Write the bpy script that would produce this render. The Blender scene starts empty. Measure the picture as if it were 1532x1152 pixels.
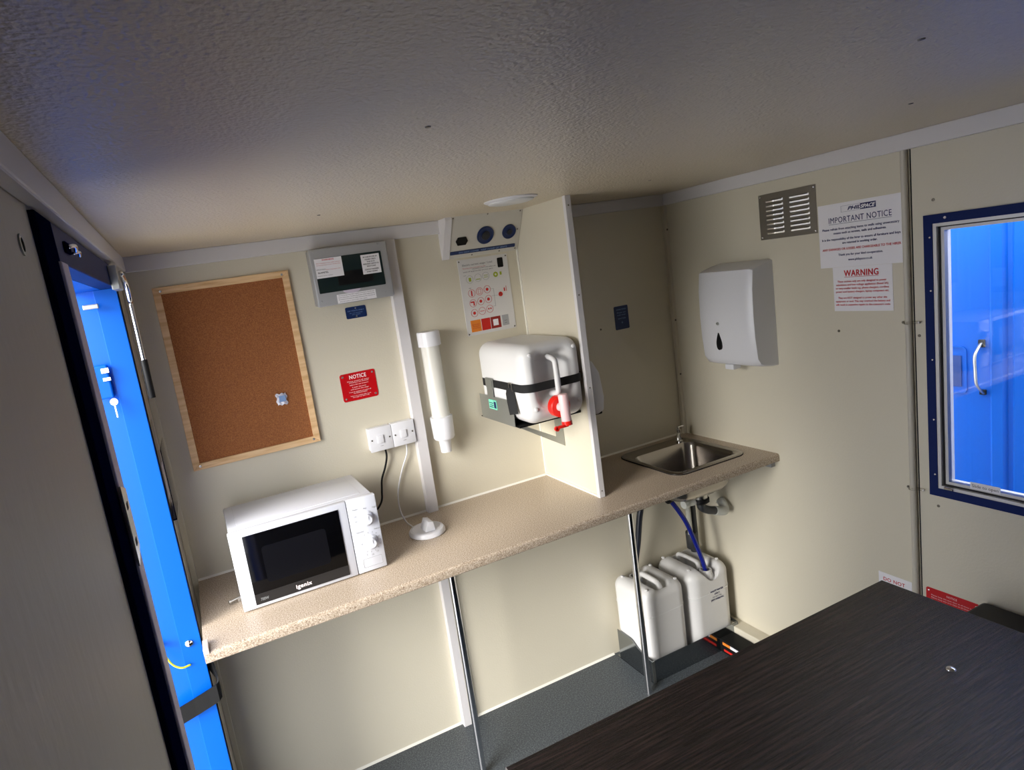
import bpy, bmesh, math, random
from mathutils import Vector, Matrix, noise
PI = math.pi
random.seed(7)
C = bpy.context.scene.collection
S = bpy.context.scene

# ------------------------------------------------------------------ camera, world, exposure
H, W, ZT = 1.947, 2.074, 0.90          # ceiling height, inner width, worktop height
WL = -0.018                            # face of the left wall
camd = bpy.data.cameras.new('camera')
cam = bpy.data.objects.new('camera', camd); C.objects.link(cam)
cam.location = (0.1198, -2.1467, 1.7488)
cam.rotation_euler = (1.4000, 0.15075, -0.41876)
camd.sensor_width = 36; camd.lens = 939.55 * 36 / 1532
camd.shift_x = 82.9 / 1532; camd.shift_y = -3.4 / 1532
camd.clip_start = 0.01
S.camera = cam

wd = bpy.data.worlds.new('sky'); S.world = wd; wd.use_nodes = True
nt = wd.node_tree; bg = nt.nodes['Background']
bg.inputs['Color'].default_value = (0.97, 0.98, 1.0, 1); bg.inputs['Strength'].default_value = 4.3

sd = bpy.data.lights.new('sun', 'SUN'); sd.energy = 5.8; sd.angle = math.radians(34); sd.color = (1, .97, .92)
so = bpy.data.objects.new('sun', sd); C.objects.link(so)
so.rotation_euler = Vector((0.84, 0.40, -0.35)).to_track_quat('-Z', 'Y').to_euler()

S.view_settings.view_transform = 'Standard'; S.view_settings.look = 'None'
S.view_settings.gamma = 1; S.view_settings.use_curve_mapping = False
S.view_settings.exposure = 0.30

# ------------------------------------------------------------------ materials
def lin(c):
    c = c / 255.0
    return c / 12.92 if c <= .04045 else ((c + .055) / 1.055) ** 2.4
def rgb(r, g, b): return (lin(r), lin(g), lin(b), 1)
def mat(name, col, rough=.5, metal=0, coat=0, spec=.5, alpha=None, emis=None, trans=0):
    m = bpy.data.materials.new(name); m.use_nodes = True
    p = m.node_tree.nodes['Principled BSDF']
    p.inputs['Base Color'].default_value = col
    p.inputs['Roughness'].default_value = rough; p.inputs['Metallic'].default_value = metal
    p.inputs['Coat Weight'].default_value = coat; p.inputs['Specular IOR Level'].default_value = spec
    if trans: p.inputs['Transmission Weight'].default_value = trans
    return m
def bump(m, scale, strength, dist=.001, detail=2, stretch=None, kind='noise'):
    nt = m.node_tree; N = nt.nodes; L = nt.links; p = N['Principled BSDF']
    tc = N.new('ShaderNodeTexCoord'); src = tc.outputs['Object']
    if stretch:
        mp = N.new('ShaderNodeMapping'); mp.inputs['Scale'].default_value = stretch
        L.new(src, mp.inputs['Vector']); src = mp.outputs['Vector']
    if kind == 'noise':
        t = N.new('ShaderNodeTexNoise'); t.inputs['Detail'].default_value = detail; out = t.outputs['Fac']
    else:
        t = N.new('ShaderNodeTexVoronoi'); t.feature = 'SMOOTH_F1'; out = t.outputs['Distance']
    t.inputs['Scale'].default_value = scale; L.new(src, t.inputs['Vector'])
    b = N.new('ShaderNodeBump'); b.inputs['Strength'].default_value = strength; b.inputs['Distance'].default_value = dist
    L.new(out, b.inputs['Height']); L.new(b.outputs['Normal'], p.inputs['Normal'])
    return m
def speckle(m, cols, scale, stretch=None, detail=3, rough_amt=None):
    """colour ramp over noise -> base colour; cols = [(pos, colour)]"""
    nt = m.node_tree; N = nt.nodes; L = nt.links; p = N['Principled BSDF']
    tc = N.new('ShaderNodeTexCoord'); src = tc.outputs['Object']
    if stretch:
        mp = N.new('ShaderNodeMapping'); mp.inputs['Scale'].default_value = stretch
        L.new(src, mp.inputs['Vector']); src = mp.outputs['Vector']
    t = N.new('ShaderNodeTexNoise'); t.inputs['Scale'].default_value = scale; t.inputs['Detail'].default_value = detail
    L.new(src, t.inputs['Vector'])
    r = N.new('ShaderNodeValToRGB'); r.color_ramp.elements[0].position = cols[0][0]; r.color_ramp.elements[0].color = cols[0][1]
    r.color_ramp.elements[1].position = cols[-1][0]; r.color_ramp.elements[1].color = cols[-1][1]
    for q, c in cols[1:-1]:
        e = r.color_ramp.elements.new(q); e.color = c
    L.new(t.outputs['Fac'], r.inputs['Fac']); L.new(r.outputs['Color'], p.inputs['Base Color'])
    return m

M = {}
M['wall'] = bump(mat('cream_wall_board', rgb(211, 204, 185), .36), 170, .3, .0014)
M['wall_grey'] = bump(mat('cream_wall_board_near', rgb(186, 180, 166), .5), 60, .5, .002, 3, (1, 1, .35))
M['ceiling'] = bump(mat('textured_ceiling_board', rgb(214, 201, 177), .36, spec=.45), 165, .7, .0036, 1.5)
M['trim'] = mat('white_plastic_trim', rgb(214, 211, 212), .35)
M['bead'] = mat('white_sealant', rgb(235, 232, 222), .5)
M['floor'] = speckle(bump(mat('slate_vinyl', rgb(62, 68, 76), .42), 260, .25, .0006),
                     [(.35, rgb(50, 55, 62)), (.5, rgb(68, 74, 80)), (.72, rgb(100, 106, 108))], 190, detail=4)
M['worktop'] = speckle(mat('beige_speckled_laminate', rgb(200, 180, 155), .33),
                       [(.33, rgb(126, 106, 88)), (.44, rgb(169, 151, 131)), (.56, rgb(187, 171, 151)), (.68, rgb(214, 202, 186))], 300, detail=5)
M['wt_under'] = mat('worktop_underside', rgb(150, 130, 110), .7)
M['wood_dark'] = speckle(bump(mat('dark_wenge_laminate', rgb(50, 40, 38), .27, spec=.42), 30, .6, .0022, 4, (1, 26, 26)),
                         [(.32, rgb(22, 16, 16)), (.5, rgb(44, 33, 32)), (.70, rgb(74, 58, 53))], 7, (1, 22, 22), 6)
M['edge_pale'] = mat('pale_table_edging', rgb(190, 178, 165), .5)
M['cork'] = speckle(bump(mat('cork', rgb(165, 100, 50), .9), 300, .4, .001),
                    [(.25, rgb(122, 72, 38)), (.5, rgb(150, 92, 50)), (.78, rgb(172, 114, 68))], 380, detail=5)
M['pine'] = speckle(mat('pine', rgb(225, 185, 135), .5), [(.3, rgb(205, 160, 110)), (.6, rgb(232, 196, 150))], 5, (1, 1, 12))
M['pine_h'] = speckle(mat('pine_horizontal', rgb(225, 185, 135), .5), [(.3, rgb(205, 160, 110)), (.6, rgb(232, 196, 150))], 5, (12, 1, 1))
M['pine_h'] = speckle(mat('pine_crossways', rgb(225, 185, 135), .5), [(.3, rgb(205, 160, 110)), (.6, rgb(232, 196, 150))], 30, (.3, 4, 4))
M['white'] = mat('white_plastic', rgb(222, 222, 226), .28)
M['white_mw'] = mat('white_enamel', rgb(206, 208, 216), .25, coat=.3)
M['white_can'] = bump(mat('white_polyethylene', rgb(216, 215, 214), .38), 25, .15, .002)
M['white_soft'] = mat('milky_plastic', rgb(225, 226, 224), .35)
M['paper'] = mat('paper', rgb(236, 234, 238), .6)
M['offwhite'] = mat('offwhite_enamel', rgb(196, 192, 182), .4)
M['greyplast'] = mat('light_grey_plastic', rgb(160, 161, 163), .4)
M['dark_win'] = mat('smoked_plastic', rgb(30, 42, 42), .15)
M['black_gloss'] = mat('black_glass', rgb(5, 5, 7), .1, spec=.2)
M['black_win'] = mat('black_door_mesh', rgb(14, 14, 18), .2)
M['black'] = mat('black_plastic', rgb(14, 14, 15), .55, spec=.2)
M['black_strap'] = bump(mat('black_webbing', rgb(13, 13, 14), .8), 700, .5, .0005)
M['vinyl'] = bump(mat('black_vinyl', rgb(17, 17, 19), .5, spec=.3), 300, .3, .0006)
M['steel'] = mat('brushed_steel', rgb(190, 188, 182), .28, 1)
M['steel_sink'] = mat('satin_sink_steel', rgb(158, 152, 145), .2, 1)
M['chrome'] = mat('chrome', rgb(225, 225, 228), .08, 1)
M['galv'] = mat('galvanised_steel', rgb(176, 178, 174), .42, .85)
M['mirror_steel'] = mat('polished_tray_steel', rgb(150, 155, 160), .12, 1)
M['ventm'] = mat('aluminium_vent', rgb(165, 160, 150), .38, .9)
M['screw'] = mat('screw_head', rgb(110, 105, 95), .4, .9)
M['screwb'] = mat('bright_screw', rgb(225, 225, 225), .25, .9)
M['hole'] = mat('black_void', rgb(10, 9, 8), .9)
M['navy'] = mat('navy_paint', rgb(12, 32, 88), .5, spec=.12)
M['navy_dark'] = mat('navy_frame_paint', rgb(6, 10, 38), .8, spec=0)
M['blue'] = mat('bright_blue_paint', rgb(0, 88, 190), .4, spec=.2)
M['blue_panel'] = bump(mat('blue_steel_paint', rgb(0, 90, 196), .35, spec=.3), 3, .1, .01)
M['bluedial'] = mat('blue_dial', rgb(13, 36, 84), .35)
M['darkdial'] = mat('dial_centre', rgb(16, 20, 30), .5)
M['blue_sign'] = mat('blue_sign', rgb(15, 40, 88), .4)
M['ink_blue'] = mat('navy_ink', rgb(25, 32, 90), .6)
M['ink_black'] = mat('black_ink', rgb(40, 40, 46), .6)
M['ink_grey'] = mat('grey_ink', rgb(130, 132, 132), .6)
M['ink_red'] = mat('red_ink', rgb(190, 30, 40), .6)
M['ink_white'] = mat('white_ink', rgb(240, 225, 225), .5)
M['ink_lblue'] = mat('pale_blue_ink', rgb(130, 160, 205), .5)
M['red_sign'] = mat('red_sign', rgb(190, 8, 20), .35)
M['red'] = mat('red_plastic', rgb(228, 32, 20), .3)
M['pink'] = mat('translucent_spout', rgb(238, 200, 200), .35)
M['orange'] = mat('orange_print', rgb(225, 130, 40), .6)
M['redprint'] = mat('red_print', rgb(195, 30, 20), .6)
M['dredprint'] = mat('dark_red_print', rgb(140, 28, 18), .6)
M['green'] = mat('green_print', rgb(150, 165, 40), .6)
M['mint'] = mat('mint_sticker', rgb(120, 205, 175), .5)
M['yg'] = mat('yellow_green_wire', rgb(200, 205, 50), .45)
M['hose_blue'] = mat('blue_hose', rgb(14, 28, 130), .25)
M['hose_dark'] = mat('dark_hose', rgb(28, 32, 44), .3)
M['pipe_grey'] = mat('dark_grey_pipe', rgb(52, 54, 58), .45)
M['elbow'] = mat('pale_grey_elbow', rgb(205, 207, 202), .45)
M['hose_clear'] = mat('clear_hose', rgb(190, 190, 180), .3)
M['alu'] = mat('window_aluminium', rgb(205, 203, 200), .4, .3)
M['rubber'] = mat('black_rubber', rgb(30, 26, 30), .7)
M['silver_strip'] = mat('silver_strip', rgb(205, 196, 212), .5)
M['ground'] = speckle(mat('concrete', rgb(170, 168, 162), .9), [(.3, rgb(150, 148, 142)), (.7, rgb(186, 184, 178))], 9)
M['lampglass'] = mat('frosted_lamp_cover', rgb(214, 216, 216), .3)

def glass(name, tint, fac):
    m = bpy.data.materials.new(name); m.use_nodes = True
    nt = m.node_tree; N = nt.nodes; L = nt.links; N.remove(N['Principled BSDF'])
    t = N.new('ShaderNodeBsdfTransparent'); t.inputs['Color'].default_value = tint
    g = N.new('ShaderNodeBsdfGlossy'); g.inputs['Roughness'].default_value = .01
    f = N.new('ShaderNodeFresnel'); f.inputs['IOR'].default_value = fac
    x = N.new('ShaderNodeMixShader'); L.new(f.outputs[0], x.inputs[0]); L.new(t.outputs[0], x.inputs[1]); L.new(g.outputs[0], x.inputs[2])
    L.new(x.outputs[0], N['Material Output'].inputs['Surface']); return m
M['glass'] = glass('window_glass', (.97, .985, 1, 1), 1.45)
def translucent(name, col):
    m = bpy.data.materials.new(name); m.use_nodes = True
    nt = m.node_tree; N = nt.nodes; L = nt.links; N.remove(N['Principled BSDF'])
    t = N.new('ShaderNodeBsdfTranslucent'); d = N.new('ShaderNodeBsdfDiffuse'); x = N.new('ShaderNodeMixShader')
    t.inputs['Color'].default_value = col; d.inputs['Color'].default_value = col; x.inputs[0].default_value = .5
    L.new(t.outputs[0], x.inputs[1]); L.new(d.outputs[0], x.inputs[2]); L.new(x.outputs[0], N['Material Output'].inputs['Surface']); return m
M['slot_backing'] = translucent('added_slot_backing', rgb(225, 222, 215))  # passes outside light, so the vent slots glow pale
M['acrylic'] = glass('clear_acrylic', (.95, .94, .92, 1), 1.18)

# ------------------------------------------------------------------ mesh helpers
class MB:
    def __init__(self): self.bm = bmesh.new()
    def _merge(self, other, mtx=None):
        me = bpy.data.meshes.new('tmp'); other.to_mesh(me); other.free()
        if mtx: me.transform(mtx)
        self.bm.from_mesh(me); bpy.data.meshes.remove(me)
    def box(self, x0, x1, y0, y1, z0, z1, bev=0, seg=2, mtx=None):
        b = bmesh.new(); bmesh.ops.create_cube(b, size=1)
        for v in b.verts:
            v.co = Vector(((x0 + x1) / 2 + v.co.x * abs(x1 - x0), (y0 + y1) / 2 + v.co.y * abs(y1 - y0), (z0 + z1) / 2 + v.co.z * abs(z1 - z0)))
        if bev: bmesh.ops.bevel(b, geom=b.edges[:], offset=bev, segments=seg, affect='EDGES', profile=.5)
        self._merge(b, mtx); return self
    def cyl(self, p0, p1, r0, r1=None, n=24, caps=True, bev=0):
        p0, p1 = Vector(p0), Vector(p1); r1 = r0 if r1 is None else r1
        b = bmesh.new(); d = p1 - p0
        bmesh.ops.create_cone(b, cap_ends=caps, segments=n, radius1=r0, radius2=r1, depth=d.length)
        if bev:
            es = [e for e in b.edges if abs(e.verts[0].co.z - e.verts[1].co.z) < 1e-6]
            bmesh.ops.bevel(b, geom=es, offset=bev, segments=2, affect='EDGES', profile=.5)
        self._merge(b, Matrix.Translation((p0 + p1) / 2) @ d.to_track_quat('Z', 'Y').to_matrix().to_4x4()); return self
    def lathe(self, prof, origin=(0, 0, 0), axis=(0, 0, 1), n=32):
        """prof = [(radius, height)]"""
        b = bmesh.new(); rings = []
        for r, h in prof:
            rings.append([b.verts.new((r * math.cos(2 * PI * k / n), r * math.sin(2 * PI * k / n), h)) for k in range(n)])
        for a, c in zip(rings, rings[1:]):
            for k in range(n): b.faces.new((a[k], a[(k + 1) % n], c[(k + 1) % n], c[k]))
        if prof[0][0] > 1e-5: b.faces.new(rings[0][::-1])
        if prof[-1][0] > 1e-5: b.faces.new(rings[-1])
        bmesh.ops.remove_doubles(b, verts=b.verts[:], dist=1e-6)
        self._merge(b, Matrix.Translation(origin) @ Vector(axis).to_track_quat('Z', 'Y').to_matrix().to_4x4()); return self
    def prism(self, pts, a0, a1, axis='Y', bev=0, seg=2):
        """pts 2-D outline; axis the extrusion axis: Y -> (x,z), X -> (y,z), Z -> (x,y)"""
        b = bmesh.new()
        def P(u, v, a): return {'Y': (u, a, v), 'X': (a, u, v), 'Z': (u, v, a)}[axis]
        A = [b.verts.new(P(u, v, a0)) for u, v in pts]; B = [b.verts.new(P(u, v, a1)) for u, v in pts]
        b.faces.new(A); b.faces.new(B[::-1]); n = len(pts)
        for k in range(n): b.faces.new((A[(k + 1) % n], A[k], B[k], B[(k + 1) % n]))
        bmesh.ops.recalc_face_normals(b, faces=b.faces[:])
        if bev: bmesh.ops.bevel(b, geom=b.edges[:], offset=bev, segments=seg, affect='EDGES', profile=.5)
        self._merge(b); return self
    def ring(self, outer, inner, a0, a1, axis='Y'):
        """frame between two outlines of equal vertex count"""
        b = bmesh.new()
        def P(u, v, a): return {'Y': (u, a, v), 'X': (a, u, v), 'Z': (u, v, a)}[axis]
        n = len(outer)
        R = [[b.verts.new(P(u, v, a)) for u, v in L] for L in (outer, inner) for a in (a0, a1)]
        for k in range(n):
            j = (k + 1) % n
            b.faces.new((R[0][k], R[0][j], R[2][j], R[2][k])); b.faces.new((R[1][k], R[3][k], R[3][j], R[1][j]))
            b.faces.new((R[0][k], R[1][k], R[1][j], R[0][j])); b.faces.new((R[2][k], R[2][j], R[3][j], R[3][k]))
        bmesh.ops.recalc_face_normals(b, faces=b.faces[:]); self._merge(b); return self
    def tube(self, pts, r, n=12, smooth=6, sx=1):
        P = [Vector(p) for p in pts]
        if smooth and len(P) > 2:
            Q = []
            E = [P[0] * 2 - P[1]] + P + [P[-1] * 2 - P[-2]]
            for i in range(1, len(E) - 2):
                for k in range(smooth):
                    t = k / smooth; a, b_, c, d = E[i - 1], E[i], E[i + 1], E[i + 2]
                    Q.append(.5 * ((2 * b_) + (c - a) * t + (2 * a - 5 * b_ + 4 * c - d) * t * t + (3 * b_ - a - 3 * c + d) * t ** 3))
            Q.append(P[-1]); P = Q
        b = bmesh.new(); rings = []; T = (P[1] - P[0]).normalized()
        u = T.orthogonal().normalized()
        for i, p in enumerate(P):
            t = ((P[min(i + 1, len(P) - 1)] - P[max(i - 1, 0)])).normalized()
            u = (u - t * u.dot(t)).normalized(); w = t.cross(u)
            rings.append([b.verts.new(p + (u * math.cos(2 * PI * k / n) * sx + w * math.sin(2 * PI * k / n)) * r) for k in range(n)])
        for a, c in zip(rings, rings[1:]):
            for k in range(n): b.faces.new((a[k], a[(k + 1) % n], c[(k + 1) % n], c[k]))
        b.faces.new(rings[0][::-1]); b.faces.new(rings[-1]); self._merge(b); return self
    def build(self, name, m, parent=None, smooth=False, label=None, loc=None):
        bmesh.ops.recalc_face_normals(self.bm, faces=self.bm.faces[:])
        me = bpy.data.meshes.new(name); self.bm.to_mesh(me); self.bm.free()
        if smooth is True:
            me.polygons.foreach_set('use_smooth', [True] * len(me.polygons))
        elif smooth:
            me.polygons.foreach_set('use_smooth', [True] * len(me.polygons)); me.set_sharp_from_angle(angle=math.radians(smooth))
        me.materials.append(m)
        o = bpy.data.objects.new(name, me); C.objects.link(o)
        if parent: o.parent = parent
        if loc: o.location = loc
        if label: o['label'] = label
        return o

def tag(o, label=None, cat=None, group=None, kind=None):
    if label: o['label'] = label
    if cat: o['category'] = cat
    if group: o['group'] = group
    if kind: o['kind'] = kind
    return o
def thing(name, label, cat, loc=(0, 0, 0), rotz=0, group=None):
    o = bpy.data.objects.new(name, None); o.empty_display_size = .05; C.objects.link(o)
    o.location = loc; o.rotation_euler = (0, 0, rotz)
    return tag(o, label, cat, group)
def struct(name, mb, m, parent=None, smooth=False):
    o = mb.build(name, m, parent, smooth)
    if not parent: o['kind'] = 'structure'
    return o
def rrect(x0, x1, z0, z1, r, n=5):
    out = []
    for cx, cz, a in ((x1 - r, z1 - r, 0), (x0 + r, z1 - r, 90), (x0 + r, z0 + r, 180), (x1 - r, z0 + r, 270)):
        for k in range(n + 1):
            t = math.radians(a + 90 * k / n); out.append((cx + r * math.cos(t), cz + r * math.sin(t)))
    return out
def text(lines, y, m, parent, name='lettering', depth=.0004, heavy=0):
    """lines: (string, x, z_centre, height, width or None, align, shear, bold) on a plane facing -Y"""
    bm = bmesh.new()
    for ln in lines:
        s, x, z, h = ln[:4]; wdt = ln[4] if len(ln) > 4 else None; al = ln[5] if len(ln) > 5 else 'C'
        sh = ln[6] if len(ln) > 6 else 0; bold = ln[7] if len(ln) > 7 else heavy
        cu = bpy.data.curves.new('t', 'FONT'); cu.body = s; cu.size = 1; cu.shear = sh
        cu.space_character = 1.1 if h > .012 else 1; cu.resolution_u = 3; cu.extrude = 0
        ob = bpy.data.objects.new('t', cu); C.objects.link(ob)
        dg = bpy.context.evaluated_depsgraph_get(); me = bpy.data.meshes.new_from_object(ob.evaluated_get(dg))
        xs = [v.co.x for v in me.vertices]; x0, x1 = min(xs), max(xs)
        sc = h / .73; sx = sc if wdt is None else wdt / (x1 - x0)
        ox = {'C': -(x0 + x1) / 2, 'L': -x0, 'R': -x1}[al]
        me.transform(Matrix(((sx, 0, 0, x + ox * sx), (0, 0, -1, y - depth), (0, sc, 0, z - h / 2), (0, 0, 0, 1))))
        bm.from_mesh(me)
        if bold:                                             # heavier strokes: the outline laid down again, a hair to each side
            for q, (ux, uz) in enumerate(((1, 0), (-1, 0), (0, 1), (0, -1))):
                m2 = me.copy(); m2.transform(Matrix.Translation((ux * bold * sc * 1.6, -.00002 * (q + 1), uz * bold * sc * 1.2))); bm.from_mesh(m2); bpy.data.meshes.remove(m2)
        bpy.data.meshes.remove(me); bpy.data.objects.remove(ob); bpy.data.curves.remove(cu)
    me = bpy.data.meshes.new(name); bm.to_mesh(me); bm.free(); me.materials.append(m)
    o = bpy.data.objects.new(name, me); C.objects.link(o); o.parent = parent
    return o
def screw_heads(pts, y, r, m, parent, name='screw', t=.0015):
    for x, z in pts:
        MB().lathe([(r, 0), (r * .9, t * .7), (r * .45, t), (r * .3, t * .6), (0, t * .6)], (x, y, z), (0, -1, 0), 12).build(name, m, parent, 40)

# ------------------------------------------------------------------ the room
YB = -3.4                                   # front end of the room, behind the camera
struct('floor', MB().box(-.1, W + .1, YB - .1, .1, -.1, 0), M['floor'])
struct('ceiling', MB().box(-.1, W + .1, YB - .1, .1, H, H + .1), M['ceiling'])
struct('wall_back', MB().box(-.1, W + .06, 0, .06, 0, H), M['wall'])
struct('wall_front', MB().box(-.1, W + .06, YB - .06, YB, 0, H), M['wall'])
# left wall with the doorway
DY0, DY1, DZ = -1.11, -.34, 1.845           # doorway: near jamb, far jamb, head
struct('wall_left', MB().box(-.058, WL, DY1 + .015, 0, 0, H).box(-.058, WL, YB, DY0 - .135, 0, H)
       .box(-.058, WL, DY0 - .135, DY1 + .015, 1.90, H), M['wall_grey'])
# right wall with the window
WY0, WY1, WZ0, WZ1 = -2.02, -1.04, .905, 1.69
struct('wall_right', MB().box(W, W + .05, YB, WY0, 0, H).box(W, W + .05, WY1, -.680, 0, H).box(W, W + .05, -.500, 0, 0, H).box(W, W + .05, -.680, -.500, 0, 1.718).box(W, W + .05, -.680, -.500, 1.852, H)
       .box(W, W + .05, WY0, WY1, 0, WZ0).box(W, W + .05, WY0, WY1, WZ1, H), M['wall'])
struct('trim_1', MB().box(0, W, -.018, 0, H - .046, H, .002), M['trim'])
struct('trim_2', MB().box(W - .018, W, YB, -.018, H - .046, H, .002), M['trim'])
struct('trim_3', MB().box(WL, .004, YB, -.018, H - .043, H, .003), M['trim'])
struct('trim_4', MB().box(WL, 0, -.022, 0, 0, H - .046, .002), M['wall'])       # corner strip, left
struct('trim_5', MB().box(W - .016, W, -.016, 0, 0, H - .046, .001), M['wall'])   # corner strip, right
struct('trim_6', MB().box(.808, .848, -.030, 0, ZT, H - .046, .0015).box(.808, .848, -.030, 0, 0, ZT - .03, .0015), M['trim'])
struct('trim_7', MB().prism([(0, 0), (-.007, 0), (-.003, .003), (0, .007)], .848, 1.56, 'X'), M['bead'])
struct('trim_8', MB().prism([(0, 0), (-.007, 0), (-.003, .003), (0, .007)], 0, .808, 'X'), M['bead'])
# boxed ledge along the foot of the right wall
struct('baseboard_right', MB().box(W - .06, W, YB, -.03, 0, .085, .004), M['wall'])

def wall_screw(x, y, z, ax, lab):
    o = MB().lathe([(.0045, 0), (.004, .0012), (.0015, .0016), (0, .0012)], (0, 0, 0), ax, 10).build('screw_head', M['screw'], None, 40, loc=(x, y, z))
    tag(o, lab, 'screw')
for x, y, lab in ((.472, -1.334, 'small dark fixing screw in the middle of the textured ceiling'),
                  (1.023, -1.628, 'small dark fixing screw in the ceiling high above the notices'),
                  (1.539, -1.309, 'faint fixing screw in the ceiling above the window corner'),
                  (.490, -.523, 'faint fixing screw in the ceiling in front of the consumer unit'),
                  (1.552, -.522, 'faint fixing screw in the ceiling right of the partition top')):
    wall_screw(x, y, H, (0, 0, -1), lab)
for y, z, lab in ((-1.044, 1.752, 'wall screw above the corner of the window'), (-.752, 1.378, 'wall screw under the warning notice'),
                  (-.999, 1.369, 'wall screw just right of the upper pipe clip'), (-1.040, .849, 'wall screw below the corner of the window')):
    wall_screw(W, y, z, (-1, 0, 0), lab)
for x, z, lab in ((1.684, 1.437, 'wall screw left of the small blue sign in the alcove'),):
    wall_screw(x, 0, z, (0, -1, 0), lab)
for z, lab in ((1.80, 'upper screw in the right corner strip'), (1.413, 'middle screw in the right corner strip'), (1.173, 'lower screw in the right corner strip')):
    wall_screw(W - .009, -.018, z, (0, -1, 0), lab)

# ---- doorway
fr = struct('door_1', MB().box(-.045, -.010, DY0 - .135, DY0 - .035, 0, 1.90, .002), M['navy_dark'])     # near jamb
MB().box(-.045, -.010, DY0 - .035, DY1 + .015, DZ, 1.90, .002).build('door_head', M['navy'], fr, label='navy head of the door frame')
MB().box(-.045, -.006, DY0 - .050, DY0, 0, DZ, .002).build('door_seal_strip', M['silver_strip'], fr, label='silver grey strip on the near jamb')
MB().box(-.062, -.010, DY1, DY1 + .018, 0, DZ, .001).build('door_jamb', M['blue'], fr, label='bright blue far jamb')
MB().box(-.115, -.045, DY0 - .135, DY1 + .018, DZ, DZ + .03).box(-.115, -.045, DY0 - .135, DY0 - .05, 0, DZ).build('door_reveal', M['blue'], fr, label='bright blue outer reveal')
MB().box(-.0105, -.0075, DY1 + .016, DY1 + .020, 0, DZ).build('jamb_seal', M['rubber'], fr, label='dark seal line along the jamb')
sp = MB().prism([(DY0 - .06, 1.41), (DY0 - .010, 1.425), (DY0 - .010, 1.515), (DY0 - .06, 1.53)], -.006, -.0035, 'X').build('strike_plate', M['screwb'], fr)
MB().box(-.0040, -.0030, DY0 - .045, DY0 - .03, 1.435, 1.445).box(-.0040, -.0030, DY0 - .045, DY0 - .03, 1.49, 1.50).build('fixing_hole', M['hole'], sp)
# open door leaf outside, hinged on the far jamb
leaf = struct('door_2', MB().box(-.85, -.050, DY1 + .018, DY1 + .06, .02, DZ + .06, .003), M['blue_panel'])
lk = MB().box(-.105, -.070, DY1 - .012, DY1 + .012, 1.575, 1.66, .004).build('lock_case', M['blue'], leaf)
MB().box(-.085, -.068, DY1 - .016, DY1 - .010, 1.640, 1.652).box(-.085, -.068, DY1 - .016, DY1 - .010, 1.62, 1.628).build('lock_catch', M['chrome'], lk)
MB().lathe([(.009, 0), (.009, .004), (0, .004)], (-.073, DY1 - .014, 1.565), (0, -1, 0), 16).box(-.0745, -.0715, DY1 - .022, DY1 - .016, 1.525, 1.562).build('key', M['chrome'], lk)
MB().box(-.09, -.055, DY1 - .02, DY1 - .012, 1.80, 1.812, .002).build('top_catch', M['galv'], leaf)
# door bolt on the head
b = thing('door_bolt', 'small chrome lever bolt on the navy head of the doorway', 'bolt', (-.010, -1.06, 1.872), PI / 2)
MB().box(-.022, .022, -.004, 0, -.008, .008, .001).build('back_plate', M['navy_dark'], b)
MB().tube([(-.015, -.006, 0), (.002, -.012, .002), (.02, -.010, -.004)], .003, 8).build('lever', M['chrome'], b, True)
MB().tube([(.02, -.006, -.006), (.035, -.012, -.004), (.05, -.010, -.008)], .0025, 8).build('lever', M['chrome'], b, True)
rg = tag(MB().lathe([(.012, 0), (.012, .002), (.008, .002), (.008, 0)], (0, 0, 0), (1, 0, 0), 20).build('finger_ring', M['galv'], None, 40, loc=(WL, -1.33, 1.85)),
         'small metal ring fixed on the left wall near the door frame', 'ring')
# door stay
b = thing('door_stay', 'silver and black gas stay hanging beside the doorway', 'door stay', (0, -.36, 1.88), PI / 2)
MB().box(-.09, .0, -.008, .010, -.045, .012, .002).build('bracket', M['galv'], b)
MB().tube([(-.04, -.012, -.004), (.0, -.016, -.03), (.01, -.016, -.07), (.035, -.014, -.075)], .006, 10).build('arm', M['chrome'], b, True)
MB().cyl((.035, -.014, -.072), (.02, -.014, -.225), .006, n=14).build('rod', M['chrome'], b, 40)
MB().cyl((.02, -.014, -.225), (.01, -.014, -.325), .0085, n=16, bev=.001).build('cylinder', M['black'], b, 40)
# clear document holder on the left wall strip
b = thing('document_holder', 'clear acrylic document holder on the left wall beside the doorway', 'document holder', (WL, -.22, 1.21), PI / 2)
MB().box(-.09, .10, -.003, 0, 0, .26).box(-.09, .10, -.020, -.018, 0, .20).box(-.09, .10, -.020, 0, 0, .003).box(-.092, -.09, -.020, 0, 0, .20).build('pocket', M['acrylic'], b)
MB().box(.03, .09, -.0045, -.0032, .03, .13).build('label_card', M['paper'], b)
# rubber strap
def band(pts, width, t, up=(0, 0, 1)):
    """flat strap through points, width along `up`"""
    mb = MB(); P = [Vector(p) for p in pts]; u = Vector(up); bb = bmesh.new(); rings = []
    for i, p in enumerate(P):
        tt = (P[min(i + 1, len(P) - 1)] - P[max(i - 1, 0)]).normalized(); n = tt.cross(u).normalized()
        rings.append([bb.verts.new(p + u * s * width / 2 + n * q * t / 2) for s, q in ((-1, -1), (1, -1), (1, 1), (-1, 1))])
    for a, c in zip(rings, rings[1:]):
        for k in range(4): bb.faces.new((a[k], a[(k + 1) % 4], c[(k + 1) % 4], c[k]))
    bb.faces.new(rings[0][::-1]); bb.faces.new(rings[-1]); mb._merge(bb); return mb
o = band([(-.115, -.350, .672), (-.06, -.358, .69), (-.02, -.366, .705), (.004, -.372, .716), (.010, -.368, .722), (.011, -.355, .735), (.006, -.335, .765), (-.006, -.318, .785), (-.015, -.310, .79)], .05, .004)
tag(o.build('rubber_strap', M['black'], None), 'black rubber strap looped from the doorway under the worktop end', 'strap')
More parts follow.
